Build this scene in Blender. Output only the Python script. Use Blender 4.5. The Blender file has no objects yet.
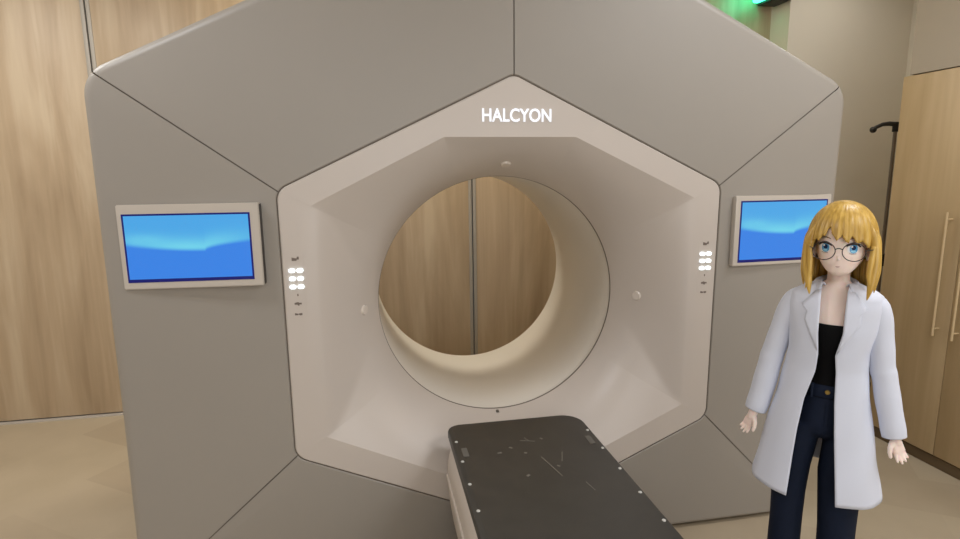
import bpy, bmesh, math, random
from mathutils import Vector, Matrix
from mathutils.bvhtree import BVHTree
from math import sin, cos, pi, radians, sqrt, atan2, hypot
random.seed(7)
SC = bpy.context.scene
COL = SC.collection

# ---------------------------------------------------------------- camera
cd = bpy.data.cameras.new('camera'); cam = bpy.data.objects.new('camera', cd); COL.objects.link(cam)
cd.sensor_width = 36; cd.lens = 36 * 566.12 / 960; cd.clip_start = .05
r_ = Vector((0.98239, -0.186444, -0.01183)); u_ = Vector((0.0426, 0.161912, 0.985885)); f_ = Vector((0.181897, 0.969032, -0.167004))
cam.matrix_world = Matrix(((r_.x, u_.x, -f_.x, -.5068), (r_.y, u_.y, -f_.y, -2.0089), (r_.z, u_.z, -f_.z, 1.5097), (0, 0, 0, 1)))
SC.camera = cam
SC.view_settings.view_transform = 'Standard'; SC.view_settings.look = 'None'
SC.view_settings.gamma = 1; SC.view_settings.exposure = 0.14

# ---------------------------------------------------------------- world and lights
w = bpy.data.worlds.new('world'); SC.world = w; w.use_nodes = True
w.node_tree.nodes['Background'].inputs[0].default_value = (.9, .93, 1, 1)
w.node_tree.nodes['Background'].inputs[1].default_value = 0.1

def area(name, loc, sx, sy, power, col, aim=None):
    l = bpy.data.lights.new(name, 'AREA'); l.shape = 'RECTANGLE'; l.size = sx; l.size_y = sy; l.energy = power; l.color = col
    o = bpy.data.objects.new(name, l); COL.objects.link(o); o.location = loc
    if aim: o.rotation_euler = (Vector(aim) - Vector(loc)).to_track_quat('-Z', 'Y').to_euler()
    return o
area('ceiling_lamp', (-1.9, -.7, 2.92), .7, .4, 17, (.96, .97, 1))
area('ceiling_lamp', (1.35, -.7, 2.92), .6, .4, 15, (.96, .97, 1))
area('ceiling_lamp', (-1.0, -3.6, 2.92), 1.6, .8, 22, (.95, .97, 1))
area('ceiling_lamp', (1.6, -2.4, 2.92), 1.2, .8, 27, (.95, .97, 1))
area('rear_fill_light', (.4, -5.1, 1.5), 3.0, 2.0, 47, (.94, .97, 1), (0, 0, 1.3))  # added fill light behind the camera for softer contrast; no real doorway
area('ceiling_lamp', (2.62, 1.05, 2.92), .4, .5, 3.4, (1, .97, .92))  # added lamp in the recess, brightens the step wall but not the bulkhead
area('ceiling_lamp', (-2.5, .5, 2.92), .4, .9, 19, (1, .97, .92))
area('ceiling_lamp', (0.0, 1.5, 2.92), 1.8, .2, 29, (1, .93, .79))

# ---------------------------------------------------------------- materials
def lin(c):
    return tuple(((v / 255) / 12.92 if v / 255 <= .04045 else ((v / 255 + .055) / 1.055) ** 2.4) for v in c) + (1,)
def mat(name, c, rough=.5, metal=0, emit=None, es=0, spec=.5, bump=0, bscale=60, vary=0, vscale=3, sub=0):
    m = bpy.data.materials.new(name); m.use_nodes = True; nt = m.node_tree; b = nt.nodes['Principled BSDF']
    b.inputs['Base Color'].default_value = lin(c); b.inputs['Roughness'].default_value = rough; b.inputs['Metallic'].default_value = metal
    b.inputs['Specular IOR Level'].default_value = spec
    if sub:
        b.inputs['Subsurface Weight'].default_value = sub; b.inputs['Subsurface Scale'].default_value = .01
    if emit: b.inputs['Emission Color'].default_value = lin(emit); b.inputs['Emission Strength'].default_value = es
    tc = nt.nodes.new('ShaderNodeTexCoord')
    if vary:
        n = nt.nodes.new('ShaderNodeTexNoise'); n.inputs['Scale'].default_value = vscale; n.inputs['Detail'].default_value = 4
        nt.links.new(tc.outputs['Object'], n.inputs['Vector'])
        mx = nt.nodes.new('ShaderNodeMix'); mx.data_type = 'RGBA'
        a = lin([v * (1 - vary) for v in c]); d = lin([min(255, v * (1 + vary)) for v in c])
        mx.inputs[6].default_value = a; mx.inputs[7].default_value = d
        nt.links.new(n.outputs[0], mx.inputs[0]); nt.links.new(mx.outputs[2], b.inputs['Base Color'])
    if bump:
        n = nt.nodes.new('ShaderNodeTexNoise'); n.inputs['Scale'].default_value = bscale; n.inputs['Detail'].default_value = 3
        nt.links.new(tc.outputs['Object'], n.inputs['Vector'])
        bp = nt.nodes.new('ShaderNodeBump'); bp.inputs['Strength'].default_value = bump; bp.inputs['Distance'].default_value = .002
        nt.links.new(n.outputs[0], bp.inputs['Height']); nt.links.new(bp.outputs[0], b.inputs['Normal'])
    return m
def wood(name, c1, c2, c3, sc, rough=.45):
    """laminate with grain running along z"""
    m = bpy.data.materials.new(name); m.use_nodes = True; nt = m.node_tree; b = nt.nodes['Principled BSDF']
    b.inputs['Roughness'].default_value = rough
    tc = nt.nodes.new('ShaderNodeTexCoord')
    def noise(scale, det, dist):
        mp = nt.nodes.new('ShaderNodeMapping'); mp.inputs['Scale'].default_value = scale
        nt.links.new(tc.outputs['Object'], mp.inputs[0])
        n = nt.nodes.new('ShaderNodeTexNoise'); n.inputs['Scale'].default_value = 1; n.inputs['Detail'].default_value = det; n.inputs['Distortion'].default_value = dist
        nt.links.new(mp.outputs[0], n.inputs['Vector']); return n
    n1 = noise((sc * 6, sc * 6, sc * .7), 4, 1.2); n2 = noise((sc * 30, sc * 30, sc * 1.2), 3, .3)
    mx = nt.nodes.new('ShaderNodeMath'); mx.operation = 'MULTIPLY_ADD'; mx.inputs[1].default_value = .72
    m2 = nt.nodes.new('ShaderNodeMath'); m2.operation = 'MULTIPLY'; m2.inputs[1].default_value = .28
    nt.links.new(n2.outputs[0], m2.inputs[0]); nt.links.new(n1.outputs[0], mx.inputs[0]); nt.links.new(m2.outputs[0], mx.inputs[2])
    cr = nt.nodes.new('ShaderNodeValToRGB'); e = cr.color_ramp.elements
    e[0].position = .33; e[0].color = lin(c1); e[1].position = .66; e[1].color = lin(c3)
    k = cr.color_ramp.elements.new(.5); k.color = lin(c2)
    nt.links.new(mx.outputs[0], cr.inputs[0]); nt.links.new(cr.outputs[0], b.inputs['Base Color'])
    return m
M = {}
M['shell'] = mat('grey_shell_paint', (159, 153, 145), .42, vary=.015, vscale=2)
M['shroud'] = mat('ivory_shroud_plastic', (205, 196, 188), .36)
M['tube'] = mat('bore_liner', (222, 216, 206), .4)
M['dark'] = mat('dark_gap', (112, 104, 95), .8)
M['bezel'] = mat('display_bezel', (202, 194, 184), .4)
M['bezel_shade'] = mat('display_bezel_shade', (60, 54, 50), .5)  # bezel darkened to stand for the shadow beside the left display
M['led'] = mat('lit_key', (235, 248, 255), .4, emit=(235, 248, 255), es=1.6)
M['icon'] = mat('printed_icon', (120, 108, 100), .6)
M['logo'] = mat('backlit_letters', (225, 228, 235), .4, emit=(235, 240, 250), es=.55)
M['port'] = mat('laser_port_glass', (226, 216, 206), .2)
M['wall_wood'] = wood('oak_laminate', (176, 154, 126), (194, 172, 143), (210, 191, 163), .9)
M['cab_wood'] = wood('beech_laminate', (180, 156, 118), (189, 165, 127), (197, 174, 137), 1.1)
M['cab_side'] = M['cab_wood']
M['plinth'] = mat('brown_plinth', (112, 94, 70), .6)
M['inset'] = mat('joint_inset_grey', (96, 98, 100), .6)
M['alu'] = mat('joint_metal', (176, 170, 160), .5, .1)
M['wall'] = mat('cream_paint', (222, 214, 199), .8, vary=.02, vscale=1.5)
M['wall_dim'] = mat('cream_paint_dimmed', (176, 166, 150), .85)  # wall paint darkened to imitate dimmer light on the bulkhead
M['wall_plain'] = mat('warm_white_paint', (214, 204, 190), .85)
M['ceil'] = mat('ceiling_paint', (220, 214, 205), .9)
M['base'] = mat('baseboard_grey', (196, 190, 182), .5)
M['couch'] = mat('carbon_couch_top', (66, 64, 60), .45, vary=.10, vscale=14, spec=.35)
M['couch_body'] = mat('couch_cover', (206, 196, 186), .4)
M['tick'] = mat('couch_mark', (200, 200, 195), .5)
M['scuff'] = mat('couch_scuff', (120, 116, 108), .6)
M['tickdim'] = mat('couch_label', (104, 101, 95), .6)
M['blackm'] = mat('black_plastic', (26, 24, 24), .5)
M['steel'] = mat('steel_tube', (120, 112, 104), .35, .5)
M['handle'] = mat('handle_pale', (206, 182, 142), .35)
M['green'] = mat('green_lamp', (40, 200, 150), .5, emit=(60, 255, 190), es=6.5)
M['skin'] = mat('skin', (250, 229, 219), .6, sub=.15)
M['coat'] = mat('white_cotton', (220, 225, 240), .8, bump=.15, bscale=500)
M['blacktop'] = mat('black_knit', (8, 8, 10), .8, spec=.15)
M['jeans'] = mat('navy_denim', (20, 29, 48), .75, vary=.12, vscale=60, spec=.2)
M['brass'] = mat('brass', (190, 160, 90), .35, .7)
M['glass_frame'] = mat('dark_wire', (34, 27, 30), .4)
M['eyewhite'] = mat('eye_white', (238, 236, 236), .4)
M['iris'] = mat('iris_blue', (84, 160, 212), .25)
M['iris_light'] = mat('iris_glint', (150, 210, 240), .2)
M['pupil'] = mat('pupil', (26, 48, 84), .2)
M['lash'] = mat('lash', (52, 36, 34), .6)
M['brow'] = mat('brow', (120, 88, 50), .6)
M['mouth'] = mat('mouth', (150, 90, 84), .6)
M['shoe'] = mat('black_leather', (24, 22, 22), .4)

# floor : pale vinyl with broad, faint boards
m = mat('floor_vinyl', (188, 170, 137), .38); M['floor'] = m; nt = m.node_tree; b = nt.nodes['Principled BSDF']
tc = nt.nodes.new('ShaderNodeTexCoord'); mp = nt.nodes.new('ShaderNodeMapping'); mp.inputs['Rotation'].default_value = (0, 0, .6)
nt.links.new(tc.outputs['Object'], mp.inputs[0])
br = nt.nodes.new('ShaderNodeTexBrick'); br.inputs['Scale'].default_value = 1; br.inputs['Brick Width'].default_value = 1.1; br.inputs['Row Height'].default_value = .32
br.inputs['Mortar Size'].default_value = 0; br.inputs['Color1'].default_value = lin((182, 167, 144)); br.inputs['Color2'].default_value = lin((192, 178, 154)); br.inputs['Mortar'].default_value = lin((184, 166, 132))
nz = nt.nodes.new('ShaderNodeTexNoise'); nz.inputs['Scale'].default_value = 2.2; nz.inputs['Detail'].default_value = 5
nt.links.new(mp.outputs[0], br.inputs[0]); nt.links.new(mp.outputs[0], nz.inputs['Vector'])
mx = nt.nodes.new('ShaderNodeMix'); mx.data_type = 'RGBA'; mx.blend_type = 'MULTIPLY'; mx.inputs[0].default_value = .5
cr = nt.nodes.new('ShaderNodeValToRGB'); cr.color_ramp.elements[0].position = .35; cr.color_ramp.elements[0].color = (.78, .76, .72, 1); cr.color_ramp.elements[1].position = .65
nt.links.new(nz.outputs[0], cr.inputs[0]); nt.links.new(br.outputs[0], mx.inputs[6]); nt.links.new(cr.outputs[0], mx.inputs[7]); nt.links.new(mx.outputs[2], b.inputs['Base Color'])

# the displays show a blue landscape of light: uv 0..1 across the screen
def screen_mat():
    m = bpy.data.materials.new('blue_display_picture'); m.use_nodes = True; nt = m.node_tree; b = nt.nodes['Principled BSDF']
    b.inputs['Base Color'].default_value = (.01, .01, .02, 1); b.inputs['Roughness'].default_value = .25
    uv = nt.nodes.new('ShaderNodeUVMap'); sp = nt.nodes.new('ShaderNodeSeparateXYZ'); nt.links.new(uv.outputs[0], sp.inputs[0])
    U, V = sp.outputs[0], sp.outputs[1]
    def mth(op, a, b_=None, c=None):
        n = nt.nodes.new('ShaderNodeMath'); n.operation = op
        for i, v in enumerate((a, b_, c)):
            if v is None: continue
            if isinstance(v, (int, float)): n.inputs[i].default_value = v
            else: nt.links.new(v, n.inputs[i])
        return n.outputs[0]
    # ridge height: high at the left, lowest near u=.65, rising again to the right
    d = mth('SUBTRACT', U, .63); right = mth('MAXIMUM', d, 0); left = mth('MINIMUM', d, 0)
    ridge = mth('ADD', .47, mth('ADD', mth('MULTIPLY', mth('SQRT', right), .22), mth('MULTIPLY', mth('MULTIPLY', left, left), .25)))
    h = mth('SUBTRACT', V, ridge)
    above = nt.nodes.new('ShaderNodeMapRange'); above.interpolation_type = 'SMOOTHSTEP'; nt.links.new(h, above.inputs[0]); above.inputs[1].default_value = -.06; above.inputs[2].default_value = .03
    glow = mth('POWER', 2.718, mth('MULTIPLY', mth('MULTIPLY', h, h), -38)); glow = mth('MULTIPLY', glow, above.outputs[0])
    cx = mth('SUBTRACT', U, .5); fade = mth('POWER', 2.718, mth('MULTIPLY', mth('MULTIPLY', cx, cx), -5)); glow = mth('MULTIPLY', glow, fade)
    # a small bright patch at the left
    a = mth('SUBTRACT', U, .12); c = mth('SUBTRACT', V, .64); q = mth('ADD', mth('MULTIPLY', mth('MULTIPLY', a, a), -50), mth('MULTIPLY', mth('MULTIPLY', c, c), -160)); patch = mth('MULTIPLY', mth('POWER', 2.718, q), .7)
    nz = nt.nodes.new('ShaderNodeTexNoise'); nz.inputs['Scale'].default_value = 5; nt.links.new(uv.outputs[0], nz.inputs['Vector'])
    g = mth('ADD', glow, mth('MULTIPLY', patch, nz.outputs[0]))
    m1 = nt.nodes.new('ShaderNodeMix'); m1.data_type = 'RGBA'; nt.links.new(above.outputs[0], m1.inputs[0]); m1.inputs[6].default_value = lin((52, 130, 228)); m1.inputs[7].default_value = lin((72, 166, 230))
    m2 = nt.nodes.new('ShaderNodeMix'); m2.data_type = 'RGBA'; nt.links.new(g, m2.inputs[0]); nt.links.new(m1.outputs[2], m2.inputs[6]); m2.inputs[7].default_value = lin((112, 212, 236))
    nt.links.new(m2.outputs[2], b.inputs['Emission Color']); b.inputs['Emission Strength'].default_value = .88
    return m
M['screen'] = screen_mat()
M['screen_edge'] = mat('display_border', (12, 14, 70), .3, emit=(20, 30, 130), es=.4)
# hair: fine strands running down
m = mat('blonde_hair', (220, 186, 106), .34); M['hair'] = m; nt = m.node_tree; b = nt.nodes['Principled BSDF']
tc = nt.nodes.new('ShaderNodeTexCoord'); mp = nt.nodes.new('ShaderNodeMapping'); mp.inputs['Scale'].default_value = (90, 60, 5)
nz = nt.nodes.new('ShaderNodeTexNoise'); nz.inputs['Scale'].default_value = 1; nz.inputs['Detail'].default_value = 3
cr = nt.nodes.new('ShaderNodeValToRGB'); cr.color_ramp.elements[0].position = .35; cr.color_ramp.elements[0].color = lin((186, 146, 64)); cr.color_ramp.elements[1].position = .7; cr.color_ramp.elements[1].color = lin((224, 186, 98))
nt.links.new(tc.outputs['Object'], mp.inputs[0]); nt.links.new(mp.outputs[0], nz.inputs['Vector']); nt.links.new(nz.outputs[0], cr.inputs[0]); nt.links.new(cr.outputs[0], b.inputs['Base Color'])

# ---------------------------------------------------------------- helpers
def link(name, bm, m, parent=None, smooth=None, loc=None):
    me = bpy.data.meshes.new(name)
    bmesh.ops.recalc_face_normals(bm, faces=bm.faces)
    bm.to_mesh(me); bm.free()
    for x in (m if isinstance(m, (list, tuple)) else [m]): me.materials.append(x)
    if smooth is not None:
        me.polygons.foreach_set('use_smooth', [True] * len(me.polygons))
        if smooth < 180: me.set_sharp_from_angle(angle=radians(smooth))
    o = bpy.data.objects.new(name, me); COL.objects.link(o)
    if parent: o.parent = parent
    if loc: o.location = loc
    return o
def thing(name, label, cat, loc=(0, 0, 0), rz=0, group=None):
    o = bpy.data.objects.new(name, None); o.empty_display_size = .1; COL.objects.link(o); o.location = loc; o.rotation_euler = (0, 0, rz)
    o['label'] = label; o['category'] = cat
    if group: o['group'] = group
    return o
def struct(o): o['kind'] = 'structure'; return o
def box(bm, x0, x1, y0, y1, z0, z1, bev=0, seg=2):
    r = bmesh.ops.create_cube(bm, size=1); vs = r['verts']
    for v in vs: v.co = Vector(((x0 + x1) / 2 + v.co.x * (x1 - x0), (y0 + y1) / 2 + v.co.y * (y1 - y0), (z0 + z1) / 2 + v.co.z * (z1 - z0)))
    if bev:
        es = list({e for v in vs for e in v.link_edges})
        bmesh.ops.bevel(bm, geom=es, offset=bev, segments=seg, affect='EDGES', profile=.5)
def boxo(name, dims, m, parent=None, bev=0): bm = bmesh.new(); box(bm, *dims, bev=bev); return link(name, bm, m, parent, 35 if bev else None)
def tube(bm, pts, rad, n=10, flat=None, cap=True):
    """tapered tube along pts; flat=(sx,sy) scales the section"""
    pts = [Vector(p) for p in pts]; rings = []
    if not hasattr(rad, '__len__'): rad = [rad] * len(pts)
    t0 = (pts[1] - pts[0]).normalized(); ref = Vector((0, 1, 0)) if abs(t0.y) < .9 else Vector((1, 0, 0))
    a = t0.cross(ref).normalized()
    for i, p in enumerate(pts):
        t = (pts[min(i + 1, len(pts) - 1)] - pts[max(i - 1, 0)]).normalized()
        a = (a - t * a.dot(t)).normalized(); b = t.cross(a)
        sx, sy = flat if flat else (1, 1)
        rings.append([bm.verts.new(p + (a * cos(k * 2 * pi / n) * sx + b * sin(k * 2 * pi / n) * sy) * rad[i]) for k in range(n)])
    for i in range(len(rings) - 1):
        for k in range(n): bm.faces.new((rings[i][k], rings[i][(k + 1) % n], rings[i + 1][(k + 1) % n], rings[i + 1][k]))
    if cap: bm.faces.new(rings[0][::-1]); bm.faces.new(rings[-1])
def capsule(bm, pts, rad, n=10):
    pts = [Vector(p) for p in pts]; rad = list(rad)
    d0 = (pts[0] - pts[1]).normalized(); d1 = (pts[-1] - pts[-2]).normalized()
    P, R = [], []
    for k in (1, .8, .45): P.append(pts[0] + d0 * rad[0] * k); R.append(max(.12, sqrt(1 - k * k)) * rad[0])
    P += pts; R += rad
    for k in (.45, .8, 1): P.append(pts[-1] + d1 * rad[-1] * k); R.append(max(.12, sqrt(1 - k * k)) * rad[-1])
    tube(bm, P, R, n)
def rpoly(pts, rad, seg=8):
    """2-D polygon with rounded corners"""
    out = []; n = len(pts)
    if not hasattr(rad, '__len__'): rad = [rad] * n
    for i in range(n):
        p = Vector(pts[i]); a = (Vector(pts[i - 1]) - p); b = (Vector(pts[(i + 1) % n]) - p)
        la, lb = a.length, b.length; a.normalize(); b.normalize(); r = rad[i]
        if r <= 0: out.append(p); continue
        ang = a.angle(b); t = min(r / math.tan(ang / 2), la * .49, lb * .49); r = t * math.tan(ang / 2)
        c = p + (a + b).normalized() * (r / sin(ang / 2)); s = p + a * t; e = p + b * t
        a0 = atan2(s.y - c.y, s.x - c.x); a1 = atan2(e.y - c.y, e.x - c.x); d = (a1 - a0 + pi) % (2 * pi) - pi
        for k in range(seg + 1): out.append(Vector((c.x + r * cos(a0 + d * k / seg), c.y + r * sin(a0 + d * k / seg))))
    return out
def ray2(poly, th):
    """distance from the origin to a closed 2-D polygon along angle th"""
    dx, dz = cos(th), sin(th); best = 0
    for i in range(len(poly)):
        p, q = poly[i - 1], poly[i]; ex, ez = q[0] - p[0], q[1] - p[1]; den = dx * ez - dz * ex
        if abs(den) < 1e-12: continue
        t = (p[0] * ez - p[1] * ex) / den; s = (p[0] * dz - p[1] * dx) / den
        if t > 0 and -1e-9 <= s <= 1 + 1e-9: best = max(best, t)
    return best
def grid(bm, rings, closed=True):
    R = [[bm.verts.new(v) for v in r] for r in rings]; n = len(R[0])
    for i in range(len(R) - 1):
        for k in range(n if closed else n - 1): bm.faces.new((R[i][k], R[i][(k + 1) % n], R[i + 1][(k + 1) % n], R[i + 1][k]))
    return R
def plate(bm, poly, plane, d0, d1):
    """extrude a 2-D polygon: plane 'xz' (extruded along y) or 'xy' (along z)"""
    def P(p, d): return (p[0], d, p[1]) if plane == 'xz' else (p[0], p[1], d)
    a = [bm.verts.new(P(p, d0)) for p in poly]; b = [bm.verts.new(P(p, d1)) for p in poly]
    bm.faces.new(a); bm.faces.new(b[::-1])
    for i in range(len(poly)): bm.faces.new((a[i - 1], a[i], b[i], b[i - 1]))

# ================================================================= ROOM
XL, XR, YF, YB, H = -4.2, 3.35, -5.2, 1.83, 2.95
struct(boxo('floor', (XL, XR, YF, YB + .1, -.1, 0), M['floor']))
struct(boxo('ceiling', (XL, XR, YF, YB + .1, H, H + .1), M['ceil']))
struct(boxo('wall_left', (XL - .1, XL, YF, YB + .1, 0, H), M['wall_plain']))
struct(boxo('wall_rear', (XL, XR, YF - .1, YF, 0, H), M['wall_plain']))
# wood-panelled back wall : panels separated by slim metal joints
bw = struct(boxo('wall_back', (XL, 2.45, YB + .03, YB + .13, 0, H), M['dark']))
SE = [-2.09, .165]
edges = [XL] + SE + [2.36]
for i in range(3):
    x0 = edges[i] + (.023 if i else 0); x1 = edges[i + 1] - (.023 if i < 2 else 0)
    boxo('panel', (x0, x1, YB, YB + .03, .016, H), M['wall_wood'], bw, bev=.002)
for s in SE:
    o = bmesh.new(); box(o, s - .026, s - .004, YB - .004, YB + .03, .016, H, .002); box(o, s + .004, s + .026, YB - .004, YB + .03, .016, H, .002)
    link('joint_strip', o, M['alu'], bw, 35); boxo('joint_inset', (s - .004, s + .004, YB + .010, YB + .03, .016, H), M['inset'], bw)
struct(boxo('baseboard_back', (XL, 2.36, YB - .022, YB + .03, 0, .008), M['base']))
# cream wall that steps forward at the right of the machine, then the recess behind the cupboards
struct(boxo('wall_front_step', (2.36, XR, 1.64, YB + .13, 0, H), M['wall']))
struct(boxo('wall_right', (XR, XR + .1, YF, YB + .1, 0, H), M['wall']))
struct(boxo('wall_bulkhead', (2.25, XR, YF, .573, 1.986, H), M['wall_dim']))

# wardrobe wall : one long fitted cupboard
cab = thing('fitted_cupboard', 'tall pale wood fitted cupboard with long bar handles along the right wall', 'cupboard', (2.8, -.6, 0))
def cadd(name, dims, m, parent, bev=.0015):
    bm = bmesh.new(); box(bm, *dims, bev=bev); bmesh.ops.translate(bm, verts=bm.verts, vec=(-2.8, .6, 0)); return link(name, bm, m, parent, 35)
cadd('carcass', (2.27, 3.34, -1.79, .609, .06, 1.985), M['cab_side'], cab)
cadd('plinth', (2.262, 3.34, -1.79, .605, 0, .055), M['plinth'], cab)
ys = [.609, .208, -.19, -.59, -.99, -1.39, -1.79]
for i in range(6):
    d = cadd('door', (2.25, 2.269, ys[i + 1] + .0015, ys[i] - .0015, .065, 1.98), M['cab_wood'], cab)
    yh = ys[i + 1] + .052 if i % 2 == 0 else ys[i] - .045
    bm = bmesh.new(); tube(bm, [(2.215, yh, .685), (2.215, yh, 1.30)], .006, 10)
    for z in (.72, 1.265): tube(bm, [(2.215, yh, z), (2.251, yh, z)], .004, 8)
    bmesh.ops.translate(bm, verts=bm.verts, vec=(-2.8, .6, 0)); link('handle', bm, M['handle'], d, 40)

# stand between cupboard and wall
st = thing('pole_stand', 'thin grey pole stand with black hooked arm beside the cupboard', 'stand', (2.77, 1.12, 0))
bm = bmesh.new(); tube(bm, [(0, 0, .03), (0, 0, 1.78)], .011, 12); link('pole', bm, M['steel'], st, 40)
bm = bmesh.new(); tube(bm, [(.01, 0, 1.785), (-.05, 0, 1.79), (-.10, 0, 1.785), (-.15, 0, 1.765), (-.165, 0, 1.75)], [.016, .014, .012, .012, .011], 10); tube(bm, [(0, 0, 1.74), (0, 0, 1.80)], .019, 12)
bmesh.ops.create_uvsphere(bm, u_segments=12, v_segments=8, radius=.02, matrix=Matrix.Translation((-.165, 0, 1.752))); link('hook_arm', bm, M['blackm'], st, 50)
bm = bmesh.new(); box(bm, -.035, .035, -.03, .03, .88, .96, .008); tube(bm, [(0, -.03, .92), (0, -.06, .92)], .016, 12); link('clamp', bm, M['blackm'], st, 40)
bm = bmesh.new(); bmesh.ops.create_cone(bm, cap_ends=True, segments=32, radius1=.16, radius2=.14, depth=.03, matrix=Matrix.Translation((0, 0, .015))); link('base', bm, M['blackm'], st, 40)

# green lamp high on the step of the wall
gl = thing('green_lamp', 'green glowing sign lamp high on the wall behind the machine', 'lamp', (2.2, 1.7, 2.7))
boxo('housing', (.02, .16, -.10, .10, -.05, .14), M['blackm'], gl, bev=.008)
boxo('lens', (-.03, .018, -.085, .085, -.035, .125), M['green'], gl, bev=.01)

# ================================================================= MACHINE
AX = 1.0   # bore axis height; machine parts are modelled about the bore centre
mc = thing('radiotherapy_machine', 'large grey radiotherapy machine with hexagonal front and round open bore', 'medical machine', (0, 0, 0))
HEX = [(-.822, .462), (0, .852), (.826, .458), (.820, -.497), (0, -.857), (-.820, -.500)]
hexr = rpoly(HEX, [.055, .05, .055, .06, .05, .06], 10)
OUT = [(-1.378, 1.832 - AX), (0, 2.482 - AX), (1.362, 1.832 - AX), (1.350, -.3), (1.318, -.99), (-1.388, -.99), (-1.38, -.3)]
outr = rpoly(OUT, [.11, .12, .11, 0, .02, .02, 0], 12)
REC = [(-.715, .408), (-.252, .637), (.232, .637), (.715, .408), (.708, -.432), (.25, -.640), (-.25, -.640), (-.706, -.432)]
angs = sorted(set([round(k * 2 * pi / 480, 6) for k in range(480)] + [round(atan2(p[1], p[0]) % (2 * pi), 6) for p in list(outr) + list(hexr) + REC]))
# drop near duplicates
A = []
for a in angs:
    if not A or a - A[-1] > 1e-4: A.append(a)
def pol(r, a, y): return Vector((r * cos(a), y, r * sin(a) + AX))

# ---- outer shell split into five panels
GAP = .0020
def shell_bm():
    bm = bmesh.new(); rings = []
    hr = [ray2(hexr, a) + GAP * 1.3 for a in A]; orr = [ray2(outr, a) for a in A]
    fr = .036
    rings.append([pol(h, a, .02) for h, a in zip(hr, A)]); rings.append([pol(h, a, .003) for h, a in zip(hr, A)]); rings.append([pol(h + .003, a, 0) for h, a in zip(hr, A)])
    for k in range(0, 7):
        t = k / 6 * pi / 2; ins = fr * (1 - sin(t)); y = fr * (1 - cos(t))
        rings.append([pol(o - ins, a, y) for o, a in zip(orr, A)])
    rings.append([pol(o, a, .10) for o, a in zip(orr, A)])
    grid(bm, rings); return bm
sTL = ((-.822, .462), (-1.352, .842)); sTR = ((.826, .458), (1.335, .842)); sBL = ((-.820, -.50), (-1.386, -1.0)); sBR = ((.820, -.497), (1.31, -1.0)); sT = ((0, .852), (0, 1.4))
def cut(bm, seg, keep):
    p = Vector((seg[0][0], 0, seg[0][1] + AX)); q = Vector((seg[1][0], 0, seg[1][1] + AX)); d = (q - p).normalized()
    n = Vector((-d.z, 0, d.x)) * keep   # keep side = +n
    bmesh.ops.bisect_plane(bm, geom=bm.verts[:] + bm.edges[:] + bm.faces[:], dist=1e-6, plane_co=p + n * GAP, plane_no=n, clear_inner=True, clear_outer=False)
def panel(name, cuts):
    bm = shell_bm()
    for s, k in cuts: cut(bm, s, k)
    o = link(name, bm, M['shell'], mc, 40); return o
panel('upper_panel', [(sTL, -1), (sT, 1)])
panel('upper_panel', [(sTR, 1), (sT, -1)])
panel('side_panel', [(sTL, 1), (sBL, -1)])
panel('side_panel', [(sTR, -1), (sBR, 1)])
panel('lower_panel', [(sBL, 1), (sBR, -1)])
# dark backing seen through the gaps
bm = bmesh.new(); grid(bm, [[pol(ray2(hexr, a) - .03, a, .0045) for a in A], [pol(ray2(outr, a) - .036, a, .0045) for a in A], [pol(ray2(outr, a) - .036, a, .03) for a in A], [pol(ray2(hexr, a) - .03, a, .03) for a in A], [pol(ray2(hexr, a) - .03, a, .0045) for a in A]])
link('seam_backing', bm, M['dark'], mc, 40)
# body behind, with the bore opening
BR0, BR1, YC, YE = .503, .510, .268, 1.07
bm = bmesh.new(); oo = [ray2(outr, a) for a in A]
grid(bm, [[pol(o - .012, a, .10) for o, a in zip(oo, A)], [pol(o - .012, a, YE - .03) for o, a in zip(oo, A)], [pol(o - .04, a, YE) for o, a in zip(oo, A)], [pol(.545, a, YE) for a in A]])
link('body', bm, M['shell'], mc, 40)
# bore liner
bm = bmesh.new()
grid(bm, [[pol(.55, a, YC + .010) for a in A], [pol(BR0 + .004, a, YC + .010) for a in A], [pol(BR0, a, YC + .016) for a in A], [pol(BR1, a, YE - .02) for a in A], [pol(BR1 + .012, a, YE + .002) for a in A], [pol(.56, a, YE + .002) for a in A]])
link('bore_liner', bm, M['tube'], mc, 50)
bm = bmesh.new(); grid(bm, [[pol(r, a, y) for a in A] for r, y in ((.499, YC + .002), (.52, YC + .002), (.52, YC + .009), (.4985, YC + .009), (.499, YC + .002))])
link('bore_seal', bm, M['dark'], mc, 40)
# ---- front shroud: flat hexagon falling away into a funnel
K_TOP, K_DIAG, zc_t, zc_b = .27, .20, .637, .640
def edge_f(p, q):
    ex, ez = q[0] - p[0], q[1] - p[1]; L = hypot(ex, ez); n = (-ez / L, ex / L)
    sg = -1 if (0 - p[0]) * n[0] + (0 - p[1]) * n[1] < 0 else 1
    return lambda x, z: sg * ((x - p[0]) * n[0] + (z - p[1]) * n[1])
DG = [edge_f(REC[0], REC[1]), edge_f(REC[1 + 1], REC[3]), edge_f(REC[4], REC[5]), edge_f(REC[6], REC[7])]
def smin(a, b, k):
    h = max(0, min(1, .5 + .5 * (b - a) / k)); return b + (a - b) * h - k * h * (1 - h)
def wcrease(a):
    """1 where the flat face breaks sharply into the funnel, 0 at the smooth sides"""
    d = math.degrees(a) % 360
    lim = [(math.degrees(atan2(.408, .715)), 180 - math.degrees(atan2(.408, .715))), (180 + math.degrees(atan2(.432, .706)), 360 - math.degrees(atan2(.432, .708)))]
    w_ = 0
    for lo, hi in lim: w_ = max(w_, min(1, max(0, (d - lo + 1) / 7)) * min(1, max(0, (hi + 1 - d) / 7)))
    return w_ * w_ * (3 - 2 * w_)
bm = bmesh.new(); rings = []
hr = [ray2(hexr, a) - GAP for a in A]; rr = [ray2(REC, a) for a in A]; W = [wcrease(a) for a in A]
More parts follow.
